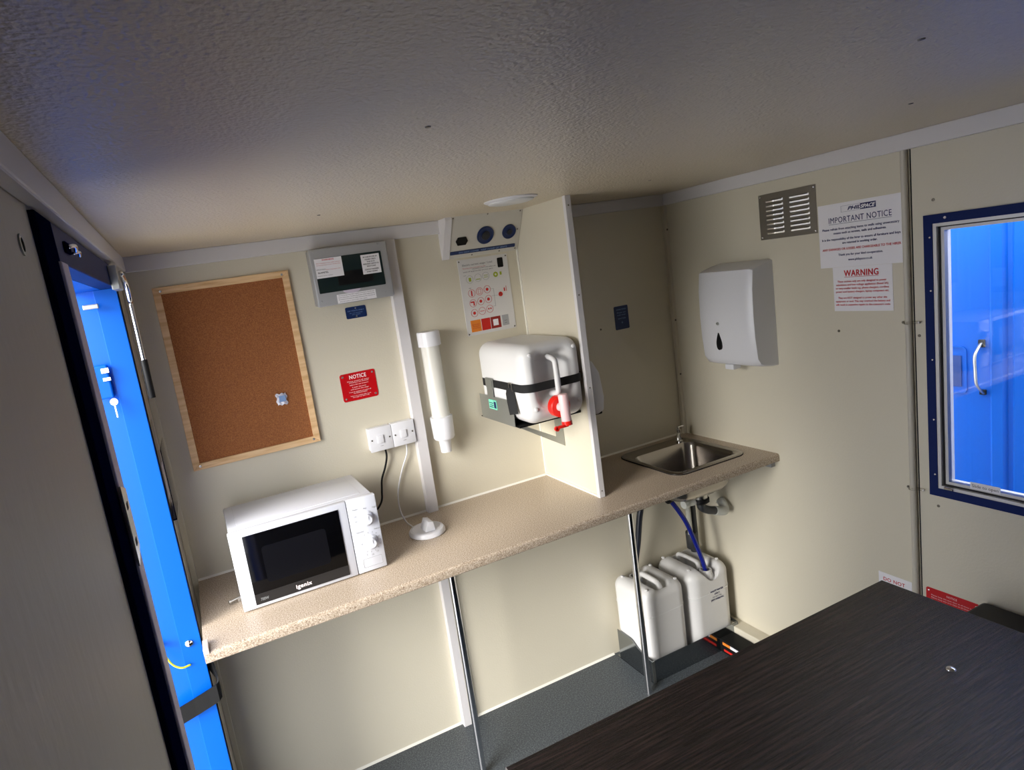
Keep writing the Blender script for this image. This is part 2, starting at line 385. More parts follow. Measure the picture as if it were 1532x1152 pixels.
# earth wire and bolts
tag(MB().tube([(-.105, -.352, .868), (-.09, -.352, .83), (-.07, -.352, .812), (-.048, -.344, .808)], .0028, 8).build('earth_wire', M['yg'], None, True),
    'short green and yellow earth wire across the blue doorway', 'wire')
tag(MB().lathe([(.010, 0), (.010, .004), (.006, .008), (0, .009)], (-.040, -.34, .868), (0, -1, 0), 16).build('bolt_head', M['chrome'], None, 40),
    'round bright bolt head on the blue jamb', 'bolt')
tag(MB().cyl((-.108, -.328, .884), (-.108, -.352, .884), .008, n=6).cyl((-.108, -.352, .884), (-.108, -.365, .884), .004, n=8).build('terminal_bolt', M['chrome'], None, 40),
    'bright threaded bolt holding the earth wire', 'bolt')

# ---- window in the right wall
w1 = struct('window_1', MB().ring([(WY0 - .02, WZ0 - .022), (WY1 + .02, WZ0 - .022), (WY1 + .02, WZ1 + .022), (WY0 - .02, WZ1 + .022)],
            [(WY0 + .005, WZ0 + .003), (WY1 - .003, WZ0 + .003), (WY1 - .003, WZ1 - .003), (WY0 + .005, WZ1 - .003)], W - .006, W, 'X'), M['navy'])
def wring(i0, i1, x0, x1, m, name, lab=None):
    a = [(WY0 + i0, WZ0 + i0), (WY1 - i0, WZ0 + i0), (WY1 - i0, WZ1 - i0), (WY0 + i0, WZ1 - i0)]
    c = [(WY0 + i1, WZ0 + i1), (WY1 - i1, WZ0 + i1), (WY1 - i1, WZ1 - i1), (WY0 + i1, WZ1 - i1)]
    return MB().ring(a, c, x0, x1, 'X').build(name, m, w1, label=lab)
wring(.002, .012, W - .004, W + .05, M['alu'], 'window_frame', 'pale aluminium window frame')
wring(.012, .0155, W + .006, W + .05, M['rubber'], 'window_gasket')
wring(.0155, .024, W + .010, W + .04, M['alu'], 'sliding_sash', 'pale sliding sash')
MB().box(W + .022, W + .026, WY0 + .02, WY1 - .02, WZ0 + .02, WZ1 - .02).build('window_pane', M['glass'], w1)
wl = MB().box(W - .010, W + .004, WY1 - .045, WY1 - .02, WZ0 + .004, WZ0 + .012, .002).build('window_latch', M['chrome'], w1)
for z in (.95, 1.12, 1.30, 1.50, 1.65):
    MB().lathe([(.003, 0), (.002, .001), (0, .001)], (W - .006, WY1 + .004, z), (-1, 0, 0), 8).build('frame_screw', M['screwb'], w1)
MB().lathe([(.004, 0), (.003, .001), (0, .001)], (W - .006, WY1 - .035, WZ1 + .010), (-1, 0, 0), 8).build('frame_screw', M['screwb'], w1)
st = thing('window_sticker', 'small white sticker reading Slide to open at the foot of the window', 'sticker', (W + .0098, -1.120, .934), -PI / 2)
MB().box(0, .073, -.001, 0, -.010, .010).build('sticker_paper', M['paper'], st)
text([('Slide to open', .0365, 0, .0095, .064)], -.001, M['ink_black'], st)

# ---- outside
tag(MB().box(-6, 8, -8, 8, -.42, -.32).build('floor_outside', M['ground'], None), 'pale concrete yard outside the doorway', 'ground', kind='structure')
nb = thing('neighbouring_cabin', 'bright blue steel cabin outside the window', 'cabin', (3.0, 0, -.32))
MB().box(0, 2.4, -4.5, 2.0, .3, 2.07, .01).build('body', M['blue_panel'], nb)
for y in (-.745, -.82, -.90, -1.25, -1.6):
    MB().prism([(y - .03, 0), (y - .018, -.014), (y + .018, -.014), (y + .03, 0)], .35, 2.05, 'Z').build('rib', M['blue'], nb)
for o in list(nb.children):
    if o.name.startswith('rib'):
        # outline was (y, x): swap to (x, y)
        for v in o.data.vertices: v.co.x, v.co.y = v.co.y, v.co.x
MB().box(-.012, 0, -.700, -.680, 1.47, 1.50, .001).build('handle_plate', M['hole'], nb); MB().box(-.012, 0, -.703, -.683, 1.275, 1.295, .001).build('handle_plate', M['hole'], nb)
MB().tube([(-.012, -.690, 1.485), (-.03, -.690, 1.47), (-.05, -.688, 1.44), (-.052, -.690, 1.38), (-.05, -.692, 1.33), (-.03, -.695, 1.30), (-.012, -.695, 1.285)], .010, 10, sx=.5).build('door_handle', M['steel'], nb, True)
pl = MB().ring(rrect(-.635, -.545, 1.27, 1.47, .02), rrect(-.628, -.552, 1.277, 1.463, .016), -.005, 0, 'X').build('lock_surround', M['blue'], nb)
MB().box(-.004, -.001, -.615, -.565, 1.30, 1.43).build('lock_window', mat('dark_blue_recess', rgb(28, 62, 130), .4), nb)
MB().cyl((0, 0, 0), (0, 0, .3), .05).build('foot', M['galv'], nb, loc=(.4, -4.2, 0)); MB().cyl((0, 0, 0), (0, 0, .3), .05).build('foot', M['galv'], nb, loc=(.4, 1.7, 0))

# ------------------------------------------------------------------ worktop
SX0, SX1, SY0, SY1 = 1.655, 2.012, -.405, -.050       # sink rim
def worktop():
    D = .491; t = .030; z0 = ZT - t
    mb = MB()
    def slab(x0, x1, front=True, y1=0, y0=-D):
        if front:
            pr = [(y1, z0), (y1, ZT)] + [(-D + .009 - .009 * math.sin(math.radians(a)), ZT - .009 + .009 * math.cos(math.radians(a))) for a in range(0, 91, 18)]
            pr += [(-D + .004 - .004 * math.cos(math.radians(a)), z0 + .004 - .004 * math.sin(math.radians(a))) for a in range(0, 91, 30)]
            mb.prism(pr, x0, x1, 'X')
        else: mb.box(x0, x1, y0, y1, z0, ZT)
    slab(0, SX0 + .02); slab(SX0 + .02, SX1 - .02, True, SY0 + .02); slab(SX1 - .02, W)
    slab(SX0 + .02, SX1 - .02, False, 0, SY1 - .02)
    return mb
wt = thing('worktop', 'long beige speckled worktop along the back wall', 'worktop', (0, 0, 0))
worktop().build('top', M['worktop'], wt, 40)
MB().box(W - .022, W, -.47, -.10, ZT - .055, ZT - .031, .001).build('wall_batten', M['greyplast'], wt)
MB().box(0, .014, -.492, -.44, ZT - .005, ZT + .012, .001).build('end_cap', M['edge_pale'], wt)
MB().prism([(0, ZT), (-.006, ZT), (-.003, ZT + .003), (0, ZT + .006)], 0, .808, 'X').prism([(0, ZT), (-.006, ZT), (-.003, ZT + .003), (0, ZT + .006)], .848, 1.342, 'X').prism([(0, ZT), (-.006, ZT), (-.003, ZT + .003), (0, ZT + .006)], 1.356, W, 'X').build('sealant_bead', M['bead'], wt)
for lx in (.767, 1.516):
    o = MB().cyl((lx, -.280, 0), (lx, -.280, ZT - .030), .0125, n=24).build('leg', M['chrome'], wt, 40, label='slim chrome leg')

# partition
pt = struct('wall_partition', MB().box(1.342, 1.354, -.352, 0, ZT, H), M['wall'])
pc = MB().box(1.334, 1.357, -.366, -.350, ZT, H, .0015).build('edge_cap', M['trim'], pt, label='white edge cap')
MB().box(1.336, 1.342, -.35, 0, ZT, ZT + .006).box(1.336, 1.342, -.006, 0, ZT, H).build('sealant_bead', M['bead'], pt)
for z in (1.915, 1.62, 1.30, .925):
    MB().lathe([(.003, 0), (.002, .001), (0, .001)], (1.3455, -.366, z), (0, -1, 0), 8).build('cap_screw', M['screw'], pc)

# ------------------------------------------------------------------ sink
sk = thing('sink', 'square stainless steel inset sink at the right end of the worktop', 'sink', ((SX0 + SX1) / 2, (SY0 + SY1) / 2, ZT))
def sink_mesh():
    bm = bmesh.new(); hw, hd = (SX1 - SX0) / 2, (SY1 - SY0) / 2
    L = [(hw, hd, .05, 0.0), (hw, hd, .05, .004), (hw - .004, hd - .004, .047, .007), (hw - .012, hd - .012, .042, .006)]
    off = -.018
    L2 = [(hw - .022, hd - .045, .045, .0035, off), (hw - .028, hd - .052, .045, -.010, off), (hw - .038, hd - .062, .05, -.11, off), (hw - .05, hd - .075, .06, -.135, off), (hw - .09, hd - .11, .06, -.143, off), (.03, .03, .029, -.146, off)]
    rings = []
    for a in L: rings.append([bm.verts.new((x, y, a[3])) for x, y in rrect(-a[0], a[0], -a[1], a[1], a[2], 8)])
    for a in L2: rings.append([bm.verts.new((x, y + a[4], a[3])) for x, y in rrect(-a[0], a[0], -a[1], a[1], a[2], 8)])
    n = len(rings[0])
    for a, c in zip(rings, rings[1:]):
        for k in range(n): bm.faces.new((a[k], a[(k + 1) % n], c[(k + 1) % n], c[k]))
    mb = MB(); mb._merge(bm); return mb
so_ = sink_mesh().build('bowl', M['steel_sink'], sk, 50)
md = so_.modifiers.new('thickness', 'SOLIDIFY'); md.thickness = .0012; md.offset = -1
gk = MB().ring(rrect(-.1805, .1805, -.1795, .1795, .052, 8), rrect(-.172, .172, -.171, .171, .046, 8), -.0005, .0018, 'Z').build('seal', M['rubber'], sk)
MB().lathe([(.032, 0), (.032, .003), (.024, .002), (0, -.001)], (0, -.018, -.146)).build('drain', M['steel'], sk, 40)
tp = thing('tap', 'small chrome tap in the back corner of the sink', 'tap', (1.952, -.098, ZT + .004))
MB().lathe([(.014, 0), (.014, .006), (.009, .010), (.008, .045), (.010, .048), (.010, .056), (0, .058)]).build('tap_body', M['chrome'], tp, 40)
MB().tube([(0, 0, .036), (-.018, -.016, .042), (-.034, -.032, .036), (-.038, -.036, .022)], .006, 10).build('spout', M['chrome'], tp, True)
MB().cyl((0, 0, .058), (0, 0, .066), .004, n=10).box(-.004, .030, -.004, .004, .064, .069, .001).build('lever', M['chrome'], tp, 40)

# under the sink: waste, trap, hoses
ws = thing('sink_waste', 'steel and black plastic sink waste with pale grey elbow under the worktop', 'waste trap', (1.90, -.245, .70))
MB().lathe([(.036, .052), (.036, .030), (.030, .018), (.030, 0)], n=28).build('strainer_body', M['steel'], ws, 40)
MB().lathe([(.034, .006), (.036, .002), (.036, -.010), (.028, -.016), (.022, -.020)], n=12).build('lock_nut', M['black'], ws, 40)
MB().tube([(0, 0, -.012), (.002, -.002, -.035), (.03, -.004, -.055), (.07, -.006, -.07)], .017, 14).build('trap', M['pipe_grey'], ws, True)
MB().tube([(.065, -.006, -.068), (.10, -.006, -.080), (.125, .0, -.085), (.14, .02, -.07), (.145, .04, -.06)], .019, 14).build('elbow', M['elbow'], ws, True, label='pale grey elbow')
MB().cyl((-.075, 0, .0), (-.03, 0, -.005), .013, n=12).cyl((-.09, 0, .0), (-.075, 0, 0), .018, n=8).build('side_fitting', M['elbow'], ws, 40)
MB().box(.02, .06, -.02, .02, .015, .05, .004).cyl((.0, .0, .04), (.07, .0, .035), .006).build('pump_clip', M['black'], ws)
wp = thing('waste_pipe', 'dark grey vertical waste pipe with ribbed clear sleeve beside the blue hose', 'pipe', (1.995, -.085, .36))
MB().cyl((0, 0, 0.02), (-.005, 0, .50), .019, n=18).build('pipe', M['pipe_grey'], wp, 40)
MB().cyl((-.040, -.02, .30), (-.048, -.02, .48), .013, n=16).build('inner_hose', M['hose_blue'], wp, 40, label='short dark blue hose')
MB().cyl((-.036, -.02, .12), (-.040, -.02, .30), .011, n=16).build('hose_sleeve', M['hose_clear'], wp, 40, label='clear hose sleeve')
MB().cyl((-.012, 0, .04), (-.014, 0, .12), .025, n=20, bev=.004).build('coupling', M['pipe_grey'], wp, 40)
bh = thing('blue_hose', 'blue hose running from under the sink into the right floor container', 'hose', (1.765, -.20, .75))
MB().tube([(0, 0, -.015), (.035, -.002, -.06), (.085, -.006, -.15), (.125, -.008, -.26), (.155, -.006, -.35), (.168, -.004, -.408)], .0095, 12).build('hose', M['hose_blue'], bh, True)
MB().tube([(-.045, .02, .0), (-.01, .0, -.005), (.014, -.001, -.035)], .017, 12).build('hose_elbow', M['black'], bh, True, label='black elbow')
dh = tag(MB().tube([(1.72, -.10, .84), (1.72, -.10, .72), (1.70, -.095, .62), (1.688, -.085, .52), (1.678, -.066, .42), (1.678, -.058, .345)], .013, 12).build('dark_hose', M['hose_dark'], None, True),
         'dark hose curving down into the left floor container', 'hose')

# ------------------------------------------------------------------ plastic containers
def can_body(w, d, h, r, rec, nx=0, seat=.06, n=26):
    """rounded box, origin at the base; handle recess along Y in the top"""
    bm = bmesh.new(); bmesh.ops.create_cube(bm, size=2)
    bmesh.ops.subdivide_edges(bm, edges=bm.edges[:], cuts=n * 2, use_grid_fill=True)
    hw, hd, hh = w / 2, d / 2, h / 2
    for v in bm.verts:
        c = v.co.copy()
        p = Vector((c.x * hw, c.y * hd, c.z * hh))
        q = Vector((max(-hw + r, min(hw - r, p.x)), max(-hd + r, min(hd - r, p.y)), max(-hh + r, min(hh - r, p.z))))
        dd = p - q
        if dd.length > 1e-7: p = q + dd.normalized() * r
        x, y, z = p
        if z > hh - r * 1.3:                                  # carve the channel and the grip hole
            fx = 1 / (1 + math.exp((abs(x) - rec[0]) / rec[4])); fy = 1 / (1 + math.exp((abs(y - rec[3]) - rec[1]) / .008))
            z -= rec[2] * fx * fy * min(1, (z - (hh - r * 1.3)) / (r * .8))
            nk = Vector((x - nx, y + hd - .040, 0)).length           # lowered seat round the neck
            z -= seat * 1 / (1 + math.exp((nk - .042) / .005)) * min(1, (z - (hh - r * 1.3)) / (r * .8) if z > hh - r * 1.3 else 0)
        v.co = Vector((x, y, z + hh))
    mb = MB(); mb._merge(bm); return mb
def can(name, label, cat, loc, w, d, h, rz=0, rx=0, neck=True, group=None, hlift=.0, seam=True, rec=None, nx=0):
    t = thing(name, label, cat, loc, rz, group); t.rotation_euler = (rx, 0, rz)
    can_body(w, d, h, .046, rec or (.034, d / 2 - .060, .085, .022, .004), nx, .055 if neck else 0).build('body', M['white_can'], t, True)
    MB().tube([(0, -.055 + .01, h - .035), (0, -.048 + .01, h - .006 + hlift), (0, -.03 + .01, h + hlift), (0, .05, h + hlift), (0, .072, h - .006 + hlift), (0, .082, h - .03)], .0095, 12, sx=1.25).build('handle', M['white_can'], t, True)
    if neck:
        MB().lathe([(.030, -.035), (.030, -.010), (.026, -.004), (.026, .012), (.023, .014), (.018, .014), (.018, -.02)], (nx, -d / 2 + .040, h - .036), n=28).build('neck', M['white_can'], t, 40)
    for sx in (-1, 1):
        for yy in (-.3, .38):
            MB().lathe([(.008, -.002), (.007, .0025), (.004, .004), (0, .004)], (sx * (w / 2 - .032), yy * d, h), n=12).build('stacking_stud', M['white_can'], t, True)
    if seam:
        MB().ring(rrect(-w / 2 - .0006, w / 2 + .0006, -d / 2 - .0006, d / 2 + .0006, .042, 6), rrect(-w / 2 + .002, w / 2 - .002, -d / 2 + .002, d / 2 - .002, .04, 6), h * .70, h * .70 + .0022, 'Z').build('mould_line', M['white_soft'], t)
    return t
c1 = can('water_container', 'white plastic container on the floor, the left of two in the steel tray', 'container', (1.682, -.128, .008), .216, .222, .375, rz=PI, group='floor containers in the tray', nx=.006)
c2 = can('water_container', 'white plastic container on the floor with blue hose and printed label, beside the right wall', 'container', (1.925, -.130, .008), .222, .226, .375, group='floor containers in the tray', nx=.008)
text([('WASTE WATER', .022, .268, .009, .072, 'C', 0, .02), ('ONLY', .022, .254, .008, None, 'C', 0, .02), ('DO NOT FILL', .022, .241, .007, .05), ('EMPTY WHEN FULL', .022, .229, .008, .072, 'C', 0, .02)], -.1132, M['ink_blue'], c2, 'printed_label')
# tray
tr = thing('drip_tray', 'polished steel tray on the floor holding two white containers', 'tray', (1.565, -.254, 0))
lw = .475
MB().box(0, lw, 0, .002, 0, .098).box(0, lw, .002, .235, 0, .002).build('tray_base', M['mirror_steel'], tr)
for x in (0, lw - .002):
    MB().prism([(0, 0), (0, .098), (.045, .103), (.085, .115), (.115, .135), (.13, .139), (.215, .139), (.215, 0)], x, x + .002, 'X').build('side_panel', M['mirror_steel'], tr)
MB().box(-.001, .012, -.0015, 0, 0, .098).build('corner_flange', M['galv'], tr)
bx = thing('floor_box', 'small black box with orange and white label on the floor right of the tray', 'box', (2.0, -.305, 0))
MB().box(-.07, .010, -.075, .055, 0, .06, .004).build('box_body', M['black'], bx)
MB().box(-.0725, -.0705, -.055, -.005, .040, .052).build('label_strip', M['paper'], bx, label='white label strip')
MB().box(-.0725, -.0705, -.005, .035, .040, .052).build('label_strip', M['orange'], bx, label='orange label strip')
MB().box(-.0725, -.0705, -.065, .03, .012, .022).build('label_strip', M['redprint'], bx, label='red label strip')

# wall-mounted container on its bracket, lying with its handle to the room
c3 = can('water_tank', 'white plastic water container strapped on its side beside the partition, with red tap', 'container', (1.214, -.012, 1.352), .236, .272, .352, rx=PI / 2, neck=False, hlift=.012, seam=False, rec=(.060, .078, .055, .018, .008))
br = thing('tank_bracket', 'grey steel shelf bracket under the strapped water container', 'bracket', (1.09, 0, 1.205))
MB().box(0, .25, -.300, -.002, 0, .0025).box(.0, .25, -.302, -.300, 0, .008).build('shelf_plate', M['black'], br, label='shelf plate with dark rubber mat')
MB().box(-.002, 0, -.272, -.018, 0, .092).box(-.003, -.001, -.135, -.090, .09, .155).build('side_plate', M['galv'], br)
MB().ring([(.015, -.003), (.250, -.003), (.250, -.150)], [(.090, -.034), (.218, -.034), (.218, -.106)], -.170, -.166, 'Y').build('support_gusset', M['galv'], br)
MB().box(-.0045, -.003, -.155, -.095, .045, .08).build('green_sticker', M['mint'], br, label='mint green sticker')
MB().box(-.0050, -.0045, -.152, -.135, .050, .075).box(-.0050, -.0045, -.130, -.100, .066, .069).box(-.0050, -.0045, -.130, -.105, .058, .061).box(-.0050, -.0045, -.130, -.100, .051, .054).build('sticker_print', M['bluedial'], br)
sp_ = thing('tank_strap', 'black webbing strap with buckle around the white water container', 'strap', (1.214, -.188, 1.345))
R0 = rrect(-.1205, .1205, -.1790, .170, .043, 6); R1 = rrect(-.1185, .1185, -.1770, .168, .042, 6)
MB().ring(R0, R1, -.014, .014, 'Z').build('webbing', M['black_strap'], sp_, 40)
bk = MB().ring(rrect(-.030, .030, -.016, .020, .003, 1), rrect(-.024, .024, -.010, .014, .002, 1), -.0015, .0015, 'Y').build('buckle', M['galv'], sp_)
bk.rotation_euler = (0, 0, PI / 2); bk.location = (-.124, .075, 0)
bk = MB().ring(rrect(-.012, .012, -.016, .018, .003, 1), rrect(-.008, .008, -.011, .013, .002, 1), -.0015, .0015, 'Y').build('buckle', M['chrome'], sp_)
bk.rotation_euler = (0, 0, PI / 2); bk.location = (-.124, -.085, 0)
o = band([(-.123, -.085, .0), (-.130, -.088, -.018), (-.133, -.095, -.045), (-.137, -.110, -.088)], .030, .002, (-.55, 1, -.15)).build('loose_end', M['black_strap'], sp_)
tpx = thing('container_tap', 'red and white plastic tap on the front of the strapped water container', 'tap', (1.208, -.364, 1.268))
MB().lathe([(.037, 0), (.037, .022), (.034, .025), (.020, .026), (.020, .023)], (0, 0, 0), (0, -1, 0), 32).build('cap', M['red'], tpx, 40, label='red screw cap')
MB().cyl((-.004, -.022, 0), (-.002, -.048, 0), .015, n=18).cyl((-.002, -.046, .046), (.0, -.048, -.050), .0165, n=20, bev=.004).build('spout', M['pink'], tpx, 40, label='milky pink spout')
MB().tube([(.0, -.048, -.046), (.0, -.049, -.060)], .0175, 14, 0).box(-.040, .0, -.060, -.050, -.064, -.054, .003).lathe([(.0085, -.004), (.0085, .004), (.004, .004), (.004, -.004), (.0085, -.004)], (-.045, -.055, -.062), (0, -1, 0), 16).build('lever', M['red'], tpx, 40, label='red lever')

# ------------------------------------------------------------------ soap dispenser behind the partition
sdp = thing('soap_dispenser', 'white soap dispenser on the alcove side of the partition', 'dispenser', (1.354, -.25, 1.18), PI / 2)
MB().prism([(0, .005), (-.06, .0), (-.088, .01), (-.095, .06), (-.085, .15), (-.06, .195), (-.03, .21), (0, .212)], -.05, .05, 'X', .006).build('dispenser_body', M['white'], sdp, 40)
MB().box(-.02, .02, -.100, -.070, -.010, .008, .003).build('nozzle', M['black'], sdp)

# ------------------------------------------------------------------ microwave
mw = thing('microwave', 'white microwave with black glass door on the worktop', 'microwave', (.115, -.345, ZT))
mwW, mwD, mwH = .430, .27, .238
b = MB().box(.004, mwW - .004, .022, mwD, .008, mwH, .006)
b.build('casing', M['white_mw'], mw, 40)
MB().box(.03, mwW - .035, .045, mwD - .02, mwH - .001, mwH + .0015, .0012).build('top_pressing', M['white_mw'], mw, 40)
MB().box(0, .338, 0, .022, .004, mwH + .001, .0035).build('door', M['white_mw'], mw, 40)
MB().box(.3395, mwW, 0, .022, .004, mwH + .001, .0035).build('control_panel', M['white_mw'], mw, 40)
MB().box(.036, .312, -.0025, .001, .015, .222, .001).build('door_glass', M['black_gloss'], mw, 40)
MB().box(.036, .312, -.0030, -.0026, .015, .046).build('glass_strip', mat('dark_grey_strip', rgb(34, 33, 34), .3), mw)
MB().prism(rrect(.080, .265, .070, .180, .010), -.0031, -.0026, 'Y').build('view_mesh', M['black_win'], mw)
text([('igenix', .175, .0315, .0125, .045, 'C', 0, .025)], -.0031, M['ink_white'], mw, 'brand_lettering')
text([('700W', .062, .0285, .009, .022, 'C', 0, .01)], -.0031, M['ink_grey'], mw, 'power_mark')
dials = []
for i, (z, rr) in enumerate(((.170, .0205), (.094, .0205))):
    k = MB().lathe([(rr + .003, 0), (rr + .003, .002), (rr, .004), (rr, .006), (rr - .004, .008), (rr - .006, .018), (rr - .008, .020), (0, .020)], (.392, .0, z), (0, -1, 0), 32).build('dial', M['white_mw'], mw, 40); dials.append(k)
    MB().box(.3905, .3935, -.0215, -.019, z + .002, z + .013).build('dial_pointer', M['white'], k)
ticks = MB()
for i in range(11):
    a = math.radians(-60 - i * 24 + 180); r = .031
    ticks.box(-.0006, .0006, -.0004, 0, -.002, .002, mtx=Matrix.Translation((.392 + r * math.cos(a), 0, .094 + r * math.sin(a))) @ Matrix.Rotation(-a + PI / 2, 4, 'Y'))
ticks.build('dial_marks', M['ink_grey'], mw)
for k_, L_ in ((dials[0], [('Power', .362, .207, .006, .016), ('Med', .392, .203, .0045), ('High', .420, .200, .0045), ('Low', .358, .185, .0045), ('Defrost', .360, .169, .0045, .012)]),
      (dials[1], [('Time (min)', .364, .134, .0055, .024), ('Defrost', .418, .131, .0045, .018), ('5', .374, .058, .006), ('10', .392, .054, .006), ('15', .408, .060, .006), ('1', .419, .104, .005), ('30', .364, .095, .005)])):
    text(L_, -.0002, M['ink_grey'], k_, 'dial_lettering')
MB().ring(rrect(.358, .418, .018, .046, .003), rrect(.3588, .4172, .0188, .0452, .003), -.0006, 0, 'Y').build('panel_outline', M['greyplast'], mw)
for x in (.04, mwW - .04):
    for y in (.04, mwD - .04):
        MB().cyl((x, y, 0), (x, y, .009), .010, n=16).build('foot', M['black'], mw)
tag(MB().cyl((.084, -.262, .912), (.116, -.250, .912), .0035, n=10).cyl((.080, -.2635, .912), (.085, -.262, .912), .006, n=12).box(.105, .125, -.256, -.244, .9, .912, .001).build('metal_pin', M['steel'], None, 40),
    'small metal pin lying on the worktop left of the microwave', 'pin')

# cables, switches
for i, (x, lab) in enumerate(((.633, 'white fused switch with black cable, left of the pair above the microwave'), (.7195, 'white fused switch with white cable, right of the pair beside the upright trim'))):
    s = thing('fused_switch', lab, 'switch', (x, 0, 1.180), 0, 'white fused switches')
    MB().box(.002, .084, -.028, 0, .002, .084, .003).build('back_box', M['white'], s)
    MB().box(0, .0855, -.037, -.028, 0, .086, .0025).build('face_plate', M['white'], s, 40)
    MB().box(.029, .052, -.0415, -.037, .028, .056, .0015).build('rocker', M['white'], s, 40)
    screw_heads([(.010, .043), (.0755, .043)], -.037, .003, M['screw'], s)
    text([('FUSED', .043, .018, .003)], -.0372, M['ink_grey'], s, 'switch_mark')
tag(MB().tube([(.690, -.015, 1.182), (.690, -.018, 1.15), (.678, -.014, 1.11), (.660, -.010, 1.07), (.652, -.012, 1.03), (.640, -.02, .99), (.60, -.03, .96), (.53, -.06, .95)], .0036, 10).build('microwave_cable', M['black'], None, True),
    'black cable dropping from the left switch behind the microwave', 'cable')
tag(MB().tube([(.772, -.015, 1.182), (.766, -.016, 1.14), (.742, -.012, 1.09), (.718, -.010, 1.03), (.706, -.012, .98), (.704, -.025, .935), (.708, -.06, .908), (.712, -.10, .9035), (.716, -.135, .9035)], .0026, 10).build('white_cable', M['white'], None, True),
    'thin white cable from the right switch down to the round white base', 'cable')
pk = thing('white_puck', 'round white plastic disc with an upright wedge on the worktop', 'puck', (.738, -.192, ZT))
MB().lathe([(.060, 0), (.063, .003), (.063, .010), (.058, .017), (.050, .0185), (.047, .0165), (0, .0165)], n=48).build('disc', M['white'], pk, 40)
MB().prism([(-.016, .016), (.020, .016), (.016, .046), (-.002, .050)], -.034, .022, 'Y', .002).build('wedge', M['white'], pk, 40)

# ------------------------------------------------------------------ things on the back wall
cb = thing('cork_board', 'tall cork notice board in a pine frame above the microwave', 'notice board', (.061, 0, 1.262))
CW, CH = .411, .584
MB().box(.015, CW - .015, -.009, 0, .015, CH - .015).build('cork_sheet', M['cork'], cb)
fw = .0215
for pts, m in (([(0, 0), (CW, 0), (CW - fw, fw), (fw, fw)], 'pine_h'), ([(0, CH), (CW, CH), (CW - fw, CH - fw), (fw, CH - fw)], 'pine_h'),
               ([(0, 0), (0, CH), (fw, CH - fw), (fw, fw)], 'pine'), ([(CW, 0), (CW, CH), (CW - fw, CH - fw), (CW - fw, fw)], 'pine')):
    MB().prism(pts, -.015, 0, 'Y', .001, 1).build('frame_rail', M[m], cb)
screw_heads([(.022, .012), (CW - .022, .012), (.022, CH - .012), (CW - .022, CH - .012)], -.015, .0042, M['screwb'], cb)
pkt = thing('plastic_packet', 'small clear plastic packet with white label pinned to the cork board', 'packet', (.372, -.009, 1.432))
bm = bmesh.new(); bmesh.ops.create_grid(bm, x_segments=14, y_segments=14, size=.5)
for v in bm.verts:
    x, y = v.co.x * .034, v.co.y * .038
    v.co = Vector((x + .002 * math.sin(y * 300), -.005 - .004 * noise.noise(Vector((x * 90, y * 90, 3))) - .003 * math.cos(x * 90), y + .002 * math.sin(x * 400)))
mb = MB(); mb._merge(bm); o = mb.build('bag', mat('clear_crinkled_film', rgb(215, 214, 226), .15, spec=.8), pkt)
o.modifiers.new('thick', 'SOLIDIFY').thickness = .001
MB().box(-.009, .012, -.0125, -.0115, -.008, .012).build('label_slip', M['ink_lblue'], pkt)

db = thing('consumer_unit', 'grey electrical consumer unit with dark window and white labels under the ceiling trim', 'consumer unit', (.538, 0, 1.710))
dw, dh_ = .266, .188
MB().box(.004, dw - .004, -.050, 0, .003, dh_ - .003, .004).build('back_box', M['greyplast'], db, 40)
MB().box(0, dw, -.070, -.050, 0, dh_, .006, 3).build('cover', M['greyplast'], db, 40)
MB().prism(rrect(.012, .240, .043, .156, .003), -.0715, -.069, 'Y').build('window_flap', M['dark_win'], db)
MB().box(.08, .20, -.0718, -.0714, .060, .105).build('breaker_row', M['black'], db)
MB().prism([(.100 + .030 * math.cos(math.radians(a)) + .02, .043 + .012 * math.sin(math.radians(a))) for a in range(180, 361, 15)], -.0725, -.069, 'Y').build('finger_grip', M['silver_strip'], db)
screw_heads([(.014, .180), (.235, .180), (.014, .018), (.235, .018)], -.070, .0035, M['greyplast'], db)
s1 = MB().box(.012, .103, -.0722, -.0716, .092, .155).build('white_label', M['paper'], db)
text([('WARNING', .057, .150, .005, .040, 'C', 0, .02), ('This installation has cable colours', .057, .140, .0028, .08), ('to two versions of the wiring rules', .057, .134, .0028, .08), ('Next inspection due', .070, .118, .0028, .050)], -.0722, M['ink_red'], s1)
text([('ELAMITEL', .036, .110, .005, .034, 'C', 0, .02), ('IMPORTANT', .03, .120, .0035, .03), ('tested to current standard', .040, .100, .0028, .05)], -.0722, M['ink_black'], s1)
s2 = MB().box(.168, .232, -.0722, -.0716, .085, .149).build('white_label', M['paper'], db)
text([('IN CASE OF LOSS OF', .2, .141, .0042, .048, 'C', 0, .02), ('POWER CHECK', .2, .133, .0042, .038, 'C', 0, .02), ('THE RCD', .2, .1255, .0042, .028, 'C', 0, .02), ('PRESS RESET SWITCH TO', .2, .118, .0042, .054, 'C', 0, .02), ('RESTORE', .2, .1105, .0042, .03, 'C', 0, .02), ('CONTACT ENGINEER', .2, .100, .0042, .048, 'C', 0, .02), ('IF FAULT REMAINS', .2, .0925, .0042, .036, 'C', 0, .02)], -.0722, M['ink_black'], s2)
s3 = MB().box(.066, .200, -.0715, -.0702, .003, .032).build('white_label', M['paper'], db)
text([('This unit has been fitted with a residual current device. Press the test', .133, .028, .0035, .124), ('button every quarter. The device should switch off the supply and then', .133, .0215, .0035, .124), ('be switched on to restore the supply. If the device does not switch off', .133, .015, .0035, .124), ('when the button is pressed seek expert advice.', .120, .008, .0035, .095)], -.0715, M['ink_black'], s3)

